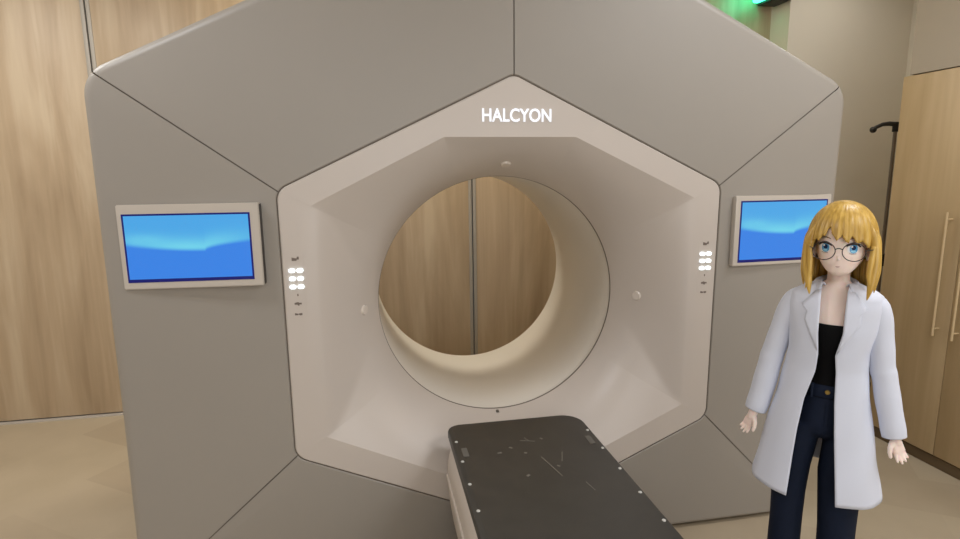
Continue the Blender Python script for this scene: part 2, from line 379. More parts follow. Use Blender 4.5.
rings.append([pol(h, a, .03) for h, a in zip(hr, A)]); rings.append([pol(h, a, .003) for h, a in zip(hr, A)])
rings.append([pol(h - .004, a, -.001) for h, a in zip(hr, A)])
for t in (.5,): rings.append([pol(h + (r - h) * t, a, -.001) for h, r, a in zip(hr, rr, A)])
NT = 26
for k in range(NT + 1):
    t = 1 - (1 - k / NT) ** 1.6
    ring = []
    for a, r, wv in zip(A, rr, W):
        rad = r + (.5 - r) * t; x, z = rad * cos(a), rad * sin(a)
        d = min(K_TOP * (zc_t - z), K_TOP * (zc_b + z), *[K_DIAG * f(x, z) for f in DG]); e = max(0, .712 - abs(x)); side = .55 * e * e / (e + .07)
        D = smin(max(d, 0), side, .004); tt = min(1, max(0, (.5 / max(rad, .5)) ** 7))
        tt = (tt - (.5 / r) ** 7) / (1 - (.5 / r) ** 7)
        ring.append(pol(rad, a, -.001 + D + (YC + .001 - D) * max(0, tt)))
    rings.append(ring)
rings.append([pol(.5, a, YC + .008) for a in A])
grid(bm, rings); shroud = link('front_shroud', bm, M['shroud'], mc, 30)
nA = len(A); dgs = [math.degrees(a) % 360 for a in A]; c0 = math.degrees(atan2(.408, .715)); c1 = math.degrees(atan2(.432, .707))
sm_ = shroud.data; at = sm_.attributes.get('sharp_edge') or sm_.attributes.new('sharp_edge', 'BOOLEAN', 'EDGE')
for e in sm_.edges:
    a_, b_ = e.vertices
    if a_ // nA == 4 and b_ // nA == 4:
        d_ = dgs[a_ % nA]
        if c0 - .2 < d_ < 180.2 - c0 or 179.8 + c1 < d_ < 360.2 - c1: at.data[e.index].value = True
sb = BVHTree.FromPolygons([v.co for v in shroud.data.vertices], [p.vertices[:] for p in shroud.data.polygons])
# laser ports on the funnel
for a, r in ((90, .545), (180, .555), (0, .560)):
    th = radians(a); hit = sb.ray_cast(Vector((r * cos(th), -1, AX + r * sin(th))), Vector((0, 1, 0)))
    n = hit[1] if hit[1].y < 0 else -hit[1]
    q = n.to_track_quat('Z', 'Y').to_matrix().to_4x4(); bm = bmesh.new()
    bmesh.ops.create_cone(bm, cap_ends=True, segments=28, radius1=.021, radius2=.017, depth=.008, matrix=Matrix.Translation(hit[0] + n * .002) @ q)
    link('laser_port', bm, M['port'], mc, 30)
th = radians(268.5); bm = bmesh.new(); bmesh.ops.create_cone(bm, cap_ends=True, segments=16, radius1=.008, radius2=.006, depth=.012, matrix=Matrix.Translation((.506 * cos(th), YC - .02, AX + .506 * sin(th))) @ Matrix.Rotation(pi / 2, 4, 'X')); link('screw', bm, M['dark'], mc, 40)
# lettering
def text_mesh(s, size, extrude):
    c = bpy.data.curves.new('letters', 'FONT'); c.body = s; c.size = size; c.extrude = extrude; c.align_x = 'CENTER'; c.align_y = 'CENTER'; c.space_character = 1.0; c.offset = .0009
    o = bpy.data.objects.new('letters', c); COL.objects.link(o); dg = bpy.context.evaluated_depsgraph_get()
    me = bpy.data.meshes.new_from_object(o.evaluated_get(dg)); bpy.data.objects.remove(o); bpy.data.curves.remove(c); return me
me = text_mesh('HALCYON', .062, .0015); xs = [v.co.x for v in me.vertices]; zs = [v.co.y for v in me.vertices]
sx = .252 / (max(xs) - min(xs)); sz = .046 / (max(zs) - min(zs)); mx_, mz_ = (max(xs) + min(xs)) / 2, (max(zs) + min(zs)) / 2
for v in me.vertices: v.co = Vector(((v.co.x - mx_) * sx + .01, -.003 - v.co.z, (v.co.y - mz_) * sz + 1.712))
me.materials.append(M['logo']); o = bpy.data.objects.new('lettering', me); COL.objects.link(o); o.parent = mc; o['label'] = 'white backlit lettering'
# key pads
for s in (-1, 1):
    cx = .775 * s
    bm = bmesh.new(); plate(bm, rpoly([(cx - .030, 1.015), (cx + .030, 1.015), (cx + .030, 1.243), (cx - .030, 1.243)], .008, 4), 'xz', -.0013, 0); kp = link('keypad', bm, M['shroud'], mc, 30)
    for poly in ([(cx - .012, 1.222), (cx + .004, 1.222), (cx + .004, 1.226), (cx + .012, 1.226), (cx + .012, 1.236), (cx + .006, 1.236), (cx + .004, 1.230), (cx - .012, 1.234)],
                 [(cx - .001, 1.098), (cx + .003, 1.098), (cx + .003, 1.106), (cx - .001, 1.106)],
                 [(cx - .012, 1.068), (cx - .003, 1.068), (cx, 1.064), (cx + .004, 1.064), (cx + .004, 1.068), (cx + .012, 1.068), (cx + .012, 1.074), (cx + .004, 1.074), (cx, 1.077), (cx - .012, 1.074)],
                 [(cx - .013, 1.030), (cx - .004, 1.030), (cx, 1.033), (cx + .004, 1.029), (cx + .012, 1.030), (cx + .012, 1.037), (cx + .003, 1.037), (cx, 1.035), (cx - .013, 1.038)]):
        bm = bmesh.new(); plate(bm, poly, 'xz', -.0020, -.001); link('icon', bm, M['icon'], kp)
    for r in range(3):
        for c in range(2):
            x = cx + (-.0135 if c == 0 else .0135) * 1.0; z = 1.188 - r * .0285; bm = bmesh.new()
            plate(bm, rpoly([(x - .0105, z - .0068), (x + .0105, z - .0068), (x + .0105, z + .0068), (x - .0105, z + .0068)], .0062, 5), 'xz', -.006, 0); link('key', bm, M['led'], kp, 40)
# displays set in shallow wedge bezels
def display(s):
    xi, xo, z0, z1, d_i, d_o = (.876, 1.316, 1.147, 1.424, .034, .006) if s < 0 else (.884, 1.322, 1.134, 1.412, .016, .004)   # inner edge stands proud of the panel
    bm = bmesh.new()
    dz = .0 if s < 0 else .010
    def yy(x): return -(d_o + (d_i - d_o) * (xo - x) / (xo - xi))
    v = {}
    for nm, x, z in (('a', xi, z0), ('b', xo, z0), ('c', xo, z1), ('d', xi, z1)):
        v[nm] = bm.verts.new((s * x, yy(x), z)); v[nm + '2'] = bm.verts.new((s * x, .0, z))
    for q in ('abcd', ('a', 'b', 'b2', 'a2'), ('b', 'c', 'c2', 'b2'), ('c', 'd', 'd2', 'c2'), ('d', 'a', 'a2', 'd2'), ('a2', 'b2', 'c2', 'd2')): bm.faces.new([v[k] for k in q])
    bmesh.ops.recalc_face_normals(bm, faces=bm.faces)
    bmesh.ops.bevel(bm, geom=[e for e in bm.edges], offset=.003, segments=2, affect='EDGES')
    dsp = link('display', bm, M['bezel'], mc, 35)
    bm = bmesh.new(); box(bm, *(sorted((s * (xi - .003), s * (xi + .002)))), -.024, 0, z0 + .004, z1 - .004, .001); link('display_inner_strip', bm, M['bezel_shade'] if s < 0 else M['bezel'], dsp, 35)  # left strip is painted shadow along the raised edge; right one is bezel-coloured
    b4 = (.905, 1.301, 1.170, 1.394) if s < 0 else (.908, 1.306, 1.148, 1.392)
    for nm, x0, x1, q0, q1, off, mt in (('screen_border', *b4, .001, M['screen_edge']), ('screen', b4[0] + .006, b4[1] - .006, b4[2] + .011, b4[3] - .006, .002, M['screen'])):
        bm = bmesh.new(); uvl = bm.loops.layers.uv.new('UVMap')
        a = [bm.verts.new((s * x, yy(x) - off, z)) for x, z in ((x0, q0), (x1, q0), (x1, q1), (x0, q1))]; b2 = [bm.verts.new((s * x, yy(x) + .004, z)) for x, z in ((x0, q0), (x1, q0), (x1, q1), (x0, q1))]
        fs = [bm.faces.new(a), bm.faces.new(b2[::-1])] + [bm.faces.new((a[i - 1], a[i], b2[i], b2[i - 1])) for i in range(4)]
        for f in bm.faces:
            for l in f.loops:
                x, z = l.vert.co.x, l.vert.co.z; u = (abs(x) - x0) / (x1 - x0); u = u if s > 0 else 1 - u; l[uvl].uv = (u, (z - q0) / (q1 - q0))
        link(nm, bm, mt, dsp)
display(-1); display(1)

# ================================================================= COUCH
co = thing('treatment_couch', 'long treatment couch with dark carbon top leading to the machine bore', 'treatment couch', (0, -1.2, 0))
def cz(bm): bmesh.ops.translate(bm, verts=bm.verts, vec=(0, 1.2, 0)); return bm
top = rpoly([(-.264, -2.45), (.262, -2.45), (.262, .022), (-.264, .022)], [.03, .03, .075, .045], 8)
top = [Vector((p.x, p.y)) for p in top]
bm = bmesh.new()
def inset(poly, d):
    cx, cy = -.003, -1.2; hx, hy = .265, 1.23
    return [Vector((cx + (p.x - cx) * (hx - d) / hx, cy + (p.y - cy) * (hy - d) / hy)) for p in poly]
rings = []
for d, z in ((.03, .512), (.010, .520), (0, .532), (0, .550), (.002, .557), (.006, .560)): rings.append([Vector((p.x, p.y, z)) for p in inset(top, d)])
R = grid(bm, rings); bm.faces.new(R[0][::-1]); bm.faces.new(R[-1]); ctop = link('couch_top', cz(bm), M['couch'], co, 35)
for x, yy0, step in ((-.247, -.123, .1435), (.247, -.131, .1425)):
    for k in range(13):
        bm = bmesh.new(); bmesh.ops.create_cone(bm, cap_ends=True, segments=14, radius1=.0060, radius2=.005, depth=.002, matrix=Matrix.Translation((x, yy0 - k * step, .5608))); link('index_hole', cz(bm), M['tick'], ctop, 30)
for x in (-.228, .228):
    for yy0 in (-.205, -1.35):
        bm = bmesh.new(); box(bm, x - .010, x + .010, yy0 - .03, yy0 + .03, .5595, .5608); link('index_label', cz(bm), M['tickdim'], ctop)
# small scratches and specks worn into the top
for x0, y0, x1, y1, ww in ((-.02, -.16, .03, -.175, .0016), (.0, -.14, .01, -.17, .0016), (.055, -.155, .062, -.165, .003), (-.07, -.20, -.062, -.21, .003), (-.12, -.235, -.105, -.232, .004), (-.06, -.40, -.05, -.392, .004), (.02, -.29, .05, -.42, .0014), (.08, -.33, .1, -.27, .0014), (.055, -.355, .062, -.362, .003), (-.03, -.25, -.02, -.253, .003), (.11, -.47, .12, -.52, .0012)):
    bm = bmesh.new(); d = Vector((x1 - x0, y1 - y0)).normalized(); n = Vector((-d.y, d.x)) * ww
    plate(bm, [(x0 + n.x, y0 + n.y), (x0 - n.x, y0 - n.y), (x1 - n.x, y1 - n.y), (x1 + n.x, y1 + n.y)], 'xy', .5594, .5604); link('scuff_mark', cz(bm), M['scuff'], ctop)
# white cover below
bm = bmesh.new(); rings = []
prof = [(.246, .515), (.262, .500), (.272, .455), (.274, .38), (.268, .30), (.256, .215), (.236, .175)]
for hw, z in prof:
    yf = -.035 - .01 * (1 if z > .5 else 0); rings.append([Vector((p.x, p.y, z)) for p in rpoly([(-hw, -2.38), (hw, -2.38), (hw, yf), (-hw, yf)], .03, 5)])
R = grid(bm, rings); bm.faces.new(R[0]); bm.faces.new(R[-1][::-1]); link('side_cover', cz(bm), M['couch_body'], co, 40)
bm = bmesh.new(); tube(bm, [(-.273, -.06, .40), (-.273, -2.35, .40)], .006, 8); tube(bm, [(.273, -.06, .40), (.273, -2.35, .40)], .006, 8); link('side_rail', cz(bm), M['couch_body'], co, 40)
bm = bmesh.new(); box(bm, -.21, .21, -2.2, -.3, .02, .20, .02); link('lift_column', cz(bm), M['blackm'], co, 35)
bm = bmesh.new(); box(bm, -.32, .32, -2.3, -.08, 0, .045, .015); link('base_plate', cz(bm), M['blackm'], co, 35)

# ================================================================= PERSON
PC = .018   # figure is modelled with its centre line at x = -PC
pr = thing('person', 'person with long blonde hair and round glasses in an open white lab coat', 'person', (.6907, -.7742, 0), -radians(44.12))
CX = -.020
def se(a, b, th, e=2.0):
    c, s = cos(th), sin(th); return (a * math.copysign(abs(c) ** (2 / e), c), b * math.copysign(abs(s) ** (2 / e), s))
def loft(bm, secs, n=36, e=2.0):
    """secs: (z, cx, cy, a, b) closed with caps"""
    rings = []
    for s in secs:
        z, cx, cy, a, b = s[:5]; ee = s[5] if len(s) > 5 else e
        ring = []
        for k in range(n):
            x, y = se(a, b, 2 * pi * k / n, ee); ring.append(Vector((cx + x, cy + y, z)))
        rings.append(ring)
    R = grid(bm, rings); bm.faces.new(R[0][::-1]); bm.faces.new(R[-1])
HX = -.021; TX = -.024
def head_part(bm):
    # rings with separate front and back depth
    secs = [(1.236, .008, -.066, -.046), (1.2395, .017, -.071, -.030), (1.247, .0275, -.0755, -.012), (1.258, .0380, -.078, .006), (1.272, .0470, -.079, .022), (1.288, .0530, -.0785, .042), (1.305, .0565, -.0755, .060), (1.322, .0580, -.0745, .068), (1.34, .0600, -.077, .073), (1.36, .0600, -.075, .074), (1.38, .056, -.068, .068), (1.398, .047, -.054, .056), (1.411, .034, -.036, .040), (1.418, .017, -.016, .020)]
    secs = [(z + (.010 if z < 1.30 else .010 * max(0, (1.41 - z) / .11)), a, f, b) for z, a, f, b in secs]
    rings = []; n = 48
    for z, a, yf, yb in secs:
        cy = (yf * .35 + yb * .65) if z > 1.26 else (yf + yb) / 2; ring = []
        for k in range(n):
            th = 2 * pi * k / n; c, s = cos(th), sin(th)
            ex = 2.25 if z > 1.25 else 2.0
            x = a * math.copysign(abs(c) ** (2 / ex), c); y = cy + (abs(s) ** (2 / ex)) * ((yb - cy) if s > 0 else (yf - cy))
            ring.append(Vector((HX + x, y, z)))
        rings.append(ring)
    R = grid(bm, rings); bm.faces.new(R[0][::-1]); bm.faces.new(R[-1])
    # nose
    tube(bm, [(TX, -.070, 1.310), (TX, -.0770, 1.298), (TX, -.0805, 1.2895), (TX, -.077, 1.2855)], [.0018, .0026, .0028, .0018], 10)
    for s in (-1, 1):   # ears
        bmesh.ops.create_uvsphere(bm, u_segments=12, v_segments=8, radius=1, matrix=Matrix.Translation((HX + s * .059, .004, 1.298)) @ Matrix.Rotation(s * .3, 4, 'Z') @ Matrix.Diagonal((.005, .011, .018, 1)))
LA = [(-.100, .004, 1.168), (-.133, .004, 1.10), (-.158, .002, 1.03), (-.165, .0, .985), (-.178, -.006, .91), (-.192, -.012, .845)]
RA = [(.056, .004, 1.168), (.077, .004, 1.10), (.089, .002, 1.03), (.098, .0, .985), (.118, -.006, .91), (.130, -.012, .845)]
def hand(bm, wrist, d, s):
    """hand hanging along direction d; s=+1 when the thumb lies towards +x (front-in)"""
    w0 = Vector(wrist); d = Vector(d).normalized(); side = Vector((s, -.75, 0)); side = (side - d * side.dot(d)).normalized(); nrm = d.cross(side)
    capsule(bm, [w0 - d * .01, w0 + d * .012], [.0125, .012], 12)
    # palm: four metacarpal ridges merged
    for k, off in enumerate((.0104, .0036, -.0034, -.0098)):
        capsule(bm, [w0 + d * .006 + side * off * .45, w0 + d * .034 + side * off], [.0085, .0066], 10)
    L = (.0255, .0285, .0262, .0205)
    for k, off in enumerate((.0104, .0036, -.0034, -.0098)):
        k0 = w0 + d * (.036 - abs(off - .002) * .25) + side * off; sp = side * (off / .0104) * .018; cu = nrm * s * (.18 + .06 * k)
        d1 = (d + sp * 10 + cu * .5).normalized(); d2 = (d + sp * 10 + cu * 1.2).normalized(); d3 = (d + sp * 8 + cu * 2.0).normalized()
        p1 = k0 + d1 * L[k] * .45; p2 = p1 + d2 * L[k] * .33; p3 = p2 + d3 * L[k] * .22
        capsule(bm, [k0, p1, p2, p3], [.0047, .0041, .0036, .0030], 10)
    b0 = w0 + d * .010 + side * .010; t1 = b0 + (d * .55 + side * .75 - nrm * s * -.25).normalized() * .017; t2 = t1 + (d * .92 + side * .38).normalized() * .013; t3 = t2 + (d + side * .1).normalized() * .010
    capsule(bm, [b0, t1, t2, t3], [.0072, .0062, .0053, .0043], 10)
bm = bmesh.new(); head_part(bm)
capsule(bm, [(HX, .012, 1.27), (HX, .012, 1.235), (CX, .012, 1.20), (CX, .012, 1.17)], [.026, .0255, .029, .045], 24)
loft(bm, [(1.222, CX, .01, .028, .026), (1.212, CX - .004, .008, .040, .029), (1.198, CX - .003, .007, .066, .034), (1.180, CX, .006, .084, .040), (1.15, CX, 0, .088, .048), (1.11, CX, -.004, .078, .056), (1.08, CX, -.004, .074, .056), (1.03, CX, 0, .064, .046), (.98, CX, .002, .058, .043), (.92, CX, .004, .066, .050), (.88, CX, .006, .076, .056), (.86, CX, .006, .078, .056), (.845, CX, .006, .068, .048)])
for arm, tip in ((LA, (-.2, -.2, -1)), (RA, (.3, -.2, -1))):
    capsule(bm, arm, [.020, .0215, .0225, .0215, .0175, .0125], 16)
hand(bm, (-.1955, -.014, .826), (-.34, -.10, -1), 1)
hand(bm, (.1335, -.014, .834), (.33, -.10, -1), -1)
LEGS = [([(-.062, .006, .87), (-.088, .004, .70), (-.092, .0, .48), (-.094, .006, .30), (-.099, .012, .09)], -1), ([(.020, .006, .87), (.030, .004, .70), (.030, .0, .48), (.029, .006, .30), (.031, .012, .09)], 1)]
for pts, s in LEGS:
    capsule(bm, pts, [.040, .036, .027, .027, .020], 20)
    f = Vector(pts[-1]); capsule(bm, [f + Vector((0, .012, -.045)), f + Vector((0, -.04, -.06)), f + Vector((0, -.09, -.068))], [.022, .02, .014], 12)
me = bpy.data.meshes.new('raw'); bmesh.ops.recalc_face_normals(bm, faces=bm.faces); bm.to_mesh(me); bm.free()
tmp = bpy.data.objects.new('raw', me); COL.objects.link(tmp)
md = tmp.modifiers.new('r', 'REMESH'); md.mode = 'VOXEL'; md.voxel_size = .0017; md.use_smooth_shade = True
ms = tmp.modifiers.new('s', 'SMOOTH'); ms.factor = .5; ms.iterations = 3
dg = bpy.context.evaluated_depsgraph_get(); bme = bpy.data.meshes.new_from_object(tmp.evaluated_get(dg)); bpy.data.objects.remove(tmp)
bme.name = 'body'; bme.materials.clear(); bme.materials.append(M['skin']); body = bpy.data.objects.new('body', bme); COL.objects.link(body); body.parent = pr
BT = BVHTree.FromPolygons([v.co for v in bme.vertices], [p.vertices[:] for p in bme.polygons])
def fy(x, z, tree=None):
    h = (tree or BT).ray_cast(Vector((x, -.6, z)), Vector((0, 1, 0))); return h[0].y if h[0] else -.06
# face features: thin lenses laid on the face
def decal(name, poly, m, parent, off=.0012, th=.0012, nsub=7, tree=None):
    """filled star-shaped outline draped over the face as a thin solid"""
    cx = sum(p[0] for p in poly) / len(poly); cz_ = sum(p[1] for p in poly) / len(poly); bm = bmesh.new()
    def ring(t, o): return [Vector((cx + (x - cx) * t, fy(cx + (x - cx) * t, cz_ + (z - cz_) * t, tree) - o, cz_ + (z - cz_) * t)) for x, z in poly]
    rings = [ring(1, off - th)] + [ring(1 - k / nsub * .97, off) for k in range(nsub)]
    R = grid(bm, rings); bm.faces.new(R[-1]); return link(name, bm, m, parent, 60)
def ell(cx, cz_, a, b, n=28, e=2.0): return [(cx + se(a, b, 2 * pi * k / n, e)[0], cz_ + se(a, b, 2 * pi * k / n, e)[1]) for k in range(n)]
for s, ex in ((-1, -.0545), (1, .0050)):
    ez = 1.3170
    ew = decal('eye', ell(ex, ez, .0125, .0118, e=2.2), M['eyewhite'], body, .0010)
    ix = ex + .001
    ir = decal('iris', ell(ix, ez - .0003, .0082, .0108, e=2.2), M['iris'], ew, .0018)
    decal('pupil', ell(ix, ez + .0022, .0046, .0058), M['pupil'], ew, .0023, .0008)
    decal('iris_glint', ell(ix, ez - .0064, .0052, .0030), M['iris_light'], ew, .0024, .0008)
    decal('glint', ell(ix - .0036, ez + .0052, .0020, .0022), M['eyewhite'], ew, .0029, .0008)
    # upper lash, a tapering arc
    bm = bmesh.new(); pts = []; rd = []
    for k in range(13):
        t = k / 12; x = ex - .0145 + .029 * t; z = ez + .0065 + .0062 * sin(pi * t) - (.0035 if (t < .15 and s < 0) or (t > .85 and s > 0) else 0) * .5; pts.append((x, fy(x, z) - .0018, z)); rd.append(.0012 + .0018 * sin(pi * (t * .8 + .1)))
    tube(bm, pts, rd, 8); link('eyelash', bm, M['lash'], body, 60)
    bm = bmesh.new(); pts = []
    for k in range(7):
        t = k / 6; x = ex - .007 + .014 * t; z = ez - .0118 - .001 * sin(pi * t); pts.append((x, fy(x, z) - .0012, z))
    tube(bm, pts, .0004, 6); link('lower_lash', bm, M['lash'], body, 60)
    bm = bmesh.new(); pts = []; rd = []
    for k in range(9):
        t = k / 8; x = ex - .011 + .022 * t; z = ez + .0225 + .0035 * sin(pi * t); pts.append((x, fy(x, z) - .001, z)); rd.append(.0006 + .0008 * sin(pi * t))
    tube(bm, pts, rd, 8); link('eyebrow', bm, M['brow'], body, 60)
bm = bmesh.new(); pts = []
for k in range(7): t = k / 6 - .5; x = TX + t * .009; z = 1.2720 - .0008 * cos(t * pi); pts.append((x, fy(x, z) - .0006, z))
tube(bm, pts, [.0003, .0006, .0008, .0009, .0008, .0006, .0003], 8); link('mouth', bm, M['mouth'], body, 60)

# ---- hair
def hair_w(z):
    if z > 1.325: return .0785 * sqrt(max(0, 1 - ((z - 1.325) / .1075) ** 2.25))
    return .0785 - .010 * ((1.325 - z) / .14)
def fringe(x):
    P = [(-.100, 1.262), (-.088, 1.312), (-.083, 1.330), (-.076, 1.338), (-.070, 1.333), (-.064, 1.350), (-.059, 1.346), (-.052, 1.366), (-.048, 1.371), (-.042, 1.352), (-.031, 1.336), (-.027, 1.341), (-.021, 1.352), (-.016, 1.343), (-.007, 1.331), (-.003, 1.343), (.001, 1.351), (.006, 1.341), (.013, 1.329), (.018, 1.333), (.023, 1.338), (.031, 1.328), (.038, 1.318), (.044, 1.325), (.052, 1.300), (.064, 1.262)]
    if x <= P[0][0]: return P[0][1]
    for a, b in zip(P, P[1:]):
        if x <= b[0]: return a[1] + (b[1] - a[1]) * (x - a[0]) / (b[0] - a[0])
    return P[-1][1]
bm = bmesh.new(); NA = 240; NZ = 26; cols = []
for k in range(NA):
    th = 2 * pi * k / NA; c, s = cos(th), sin(th)   # s<0 : front
    xb = HX + .0785 * c
    if s < -.15: zb = fringe(xb)
    elif s < .1: zb = 1.262 - .03 * (s + .15) / .25
    else: zb = 1.215 + .012 * sin(k * 1.7) - .01 * s
    col = []
    for j in range(NZ + 1):
        t = j / NZ; z = 1.4323 - (1.4323 - zb) * (t ** 1.45 if zb < 1.3 else t ** 1.7)
        w_ = hair_w(z); db = w_ * 1.10 if s > 0 else w_ * 1.10
        if s < 0 and z < 1.35: db *= 1 + .02
        g = 1 + .010 * sin(k * 2 * pi / NA * 34 + 3 * sin(t * 2)) * min(1, t * 2) + .006 * sin(k * 2 * pi / NA * 77)
        col.append(Vector((HX + w_ * c * g, .002 + db * s * g, z)))
    cols.append(col)
R = grid(bm, [[cols[k][j] for k in range(NA)] for j in range(NZ + 1)])
bmesh.ops.contextual_create(bm, geom=R[0])
hair = link('hair', bm, M['hair'], pr, 180); mo = hair.modifiers.new('t', 'SOLIDIFY'); mo.thickness = .005; mo.offset = -1
def lock(pts, rad, flat): 
    bm = bmesh.new(); P = [Vector(p) for p in pts]; out = []; rr_ = []
    n = len(P)
    for i in range(n - 1):          # Catmull-Rom
        p0, p1, p2, p3 = P[max(0, i - 1)], P[i], P[i + 1], P[min(n - 1, i + 2)]
        for k in range(6):
            t = k / 6; out.append(.5 * ((2 * p1) + (p2 - p0) * t + (2 * p0 - 5 * p1 + 4 * p2 - p3) * t * t + (3 * p1 - p0 - 3 * p2 + p3) * t ** 3)); rr_.append(rad[i] + (rad[i + 1] - rad[i]) * t)
    out.append(P[-1]); rr_.append(rad[-1]); tube(bm, out, rr_, 12, flat); return bm
for pts, rad in (
    ([(-.078, -.040, 1.372), (-.092, -.046, 1.335), (-.096, -.050, 1.29), (-.093, -.055, 1.25), (-.084, -.060, 1.215), (-.077, -.062, 1.184)], [.006, .0115, .0125, .0115, .0085, .0008]),
    ([(-.084, -.018, 1.372), (-.096, -.022, 1.335), (-.0990, -.030, 1.29), (-.101, -.035, 1.245), (-.096, -.040, 1.205)], [.006, .0115, .012, .009, .0008]),
    ([(-.094, -.055, 1.32), (-.089, -.060, 1.28), (-.087, -.062, 1.245), (-.089, -.063, 1.198)], [.006, .0075, .006, .0006]),
    ([(.036, -.040, 1.372), (.050, -.046, 1.335), (.055, -.050, 1.29), (.054, -.055, 1.25), (.049, -.060, 1.215), (.042, -.062, 1.181)], [.006, .0115, .0125, .0115, .0085, .0008]),
    ([(.042, -.018, 1.372), (.054, -.022, 1.335), (.058, -.030, 1.29), (.062, -.035, 1.25), (.057, -.040, 1.198)], [.006, .0115, .012, .009, .0008]),
    ([(.050, -.055, 1.32), (.047, -.060, 1.28), (.045, -.062, 1.245), (.050, -.063, 1.200)], [.006, .0075, .006, .0006])):
    pts = [(x * .955 - .0010 - (.006 if x < 0 else -.004) * max(0, (1.25 - z) / .07), y, 1.40 - (1.40 - z) * .955) for x, y, z in pts]; rad = [r * .92 for r in rad]
    link('hair_lock', lock(pts, rad, (1, .75)), M['hair'], hair, 180)
for k in range(9):   # longer tresses at the nape
    a = radians(18 + 18 * k); x = HX + .074 * cos(a); y = .002 + .076 * sin(a)
    link('hair_lock', lock([(x, y, 1.28), (x * 1.0, y, 1.235), (x * .97 - .001, y * .95, 1.20 - .008 * (k % 2))], [.015, .0145, .001], (1, .7)), M['hair'], hair, 180)

# ---- glasses
gl_ = bpy.data.objects.new('glasses', None); COL.objects.link(gl_); gl_.parent = body
GY = -.0905
for s, gx in ((-1, -.0560), (1, .0070)):
    bm = bmesh.new(); N = 40; pts = []
    for k in range(N):
        th = 2 * pi * k / N; pts.append(Vector((gx + .0242 * cos(th), GY + .0035 * abs((gx + .0242 * cos(th) - TX) / .05) ** 2, 1.3110 + .0222 * sin(th))))
    ring = []
    for k in range(N):
        c = Vector((gx, GY, 1.3110)); rd = (pts[k] - c); rd.y = 0; rd.normalize()
        ring.append([pts[k] + rd * .0011 * cos(q * pi / 3) + Vector((0, 1, 0)) * .0011 * sin(q * pi / 3) for q in range(6)])
    V = [[bm.verts.new(v) for v in r] for r in ring]
    for k in range(N):
        for q in range(6): bm.faces.new((V[k][q], V[(k + 1) % N][q], V[(k + 1) % N][(q + 1) % 6], V[k][(q + 1) % 6]))
    link('rim', bm, M['glass_frame'], gl_, 60)
    bm = bmesh.new(); x0 = gx + s * .0242; tube(bm, [(x0, GY + .004, 1.316), (HX + s * .0655, GY + .018, 1.317), (HX + s * .0665, -.02, 1.314), (HX + s * .063, .010, 1.300)], .0012, 8); link('temple', bm, M['glass_frame'], gl_, 60)
bm = bmesh.new(); tube(bm, [(-.0322, GY, 1.316), (-.0270, GY - .001, 1.3185), (-.0220, GY - .001, 1.3185), (-.0168, GY, 1.316)], .0012, 8); link('bridge', bm, M['glass_frame'], gl_, 60)

# ---- black top
bm = bmesh.new(); rings = []
secs = [(1.128, .080, .0585), (1.11, .081, .062), (1.08, .078, .061), (1.03, .068, .052), (.98, .063, .049), (.945, .069, .054), (.92, .072, .056)]
for i, (z, a, b) in enumerate(secs):
    ring = []
    for k in range(48):
        th = 2 * pi * k / 48; zz = z
        if i == 0: zz = 1.124 + (.0 if sin(th) < 0 else .02) - .006 * max(0, -sin(th)) 
        ring.append(Vector((CX + a * cos(th), -.002 + b * sin(th), zz)))
    rings.append(ring)
grid(bm, rings); tp = link('black_top', bm, M['blacktop'], pr, 180); mo = tp.modifiers.new('t', 'SOLIDIFY'); mo.thickness = .002; mo.offset = 1
for s in (-1, 1):
    bm = bmesh.new(); tube(bm, [(CX + s * .052, -.052, 1.118), (CX + s * .056, -.043, 1.16), (CX + s * .058, -.010, 1.190), (CX + s * .057, .03, 1.178), (CX + s * .052, .050, 1.13)], .005, 8, (1, .5)); link('shoulder_strap', bm, M['blacktop'], tp, 60)

# ---- jeans: hips, two wide legs, fly, button, belt loops
bm = bmesh.new()
def legsec(z, cx, a, b, cy=0): return (z, cx, cy, a, b, 2.2)
loft(bm, [(.953, CX, .0, .0695, .056), (.90, CX, .002, .078, .062), (.86, CX, .003, .088, .067), (.84, CX, .003, .092, .069), (.818, CX, .003, .086, .064), (.803, CX, .003, .060, .05)], 44)
loft(bm, [legsec(.84, -.066, .044, .060), legsec(.78, -.080, .0475, .064), legsec(.70, -.090, .0455, .060), legsec(.62, -.0935, .0430, .057), legsec(.54, -.0935, .0410, .055), legsec(.44, -.0945, .0415, .055), legsec(.30, -.0955, .044, .058), legsec(.14, -.0965, .048, .063), legsec(.03, -.097, .051, .067)], 40)
loft(bm, [legsec(.84, .024, .046, .060), legsec(.78, .0315, .0540, .064), legsec(.70, .0255, .0535, .062), legsec(.62, .0265, .0490, .060), legsec(.54, .0285, .0455, .058), legsec(.44, .0300, .0445, .057), legsec(.30, .031, .046, .059), legsec(.14, .032, .049, .063), legsec(.03, .033, .052, .067)], 40)
me = bpy.data.meshes.new('raw'); bmesh.ops.recalc_face_normals(bm, faces=bm.faces); bm.to_mesh(me); bm.free(); tmp = bpy.data.objects.new('raw', me); COL.objects.link(tmp)
md = tmp.modifiers.new('r', 'REMESH'); md.mode = 'VOXEL'; md.voxel_size = .004; md.use_smooth_shade = True
ms = tmp.modifiers.new('s', 'SMOOTH'); ms.factor = .5; ms.iterations = 6
dg = bpy.context.evaluated_depsgraph_get(); jme = bpy.data.meshes.new_from_object(tmp.evaluated_get(dg)); bpy.data.objects.remove(tmp)
jme.name = 'jeans'; jme.materials.clear(); jme.materials.append(M['jeans']); jn = bpy.data.objects.new('jeans', jme); COL.objects.link(jn); jn.parent = pr
JT = BVHTree.FromPolygons([v.co for v in jme.vertices], [p.vertices[:] for p in jme.polygons])
def jy(x, z): return fy(x, z, JT)
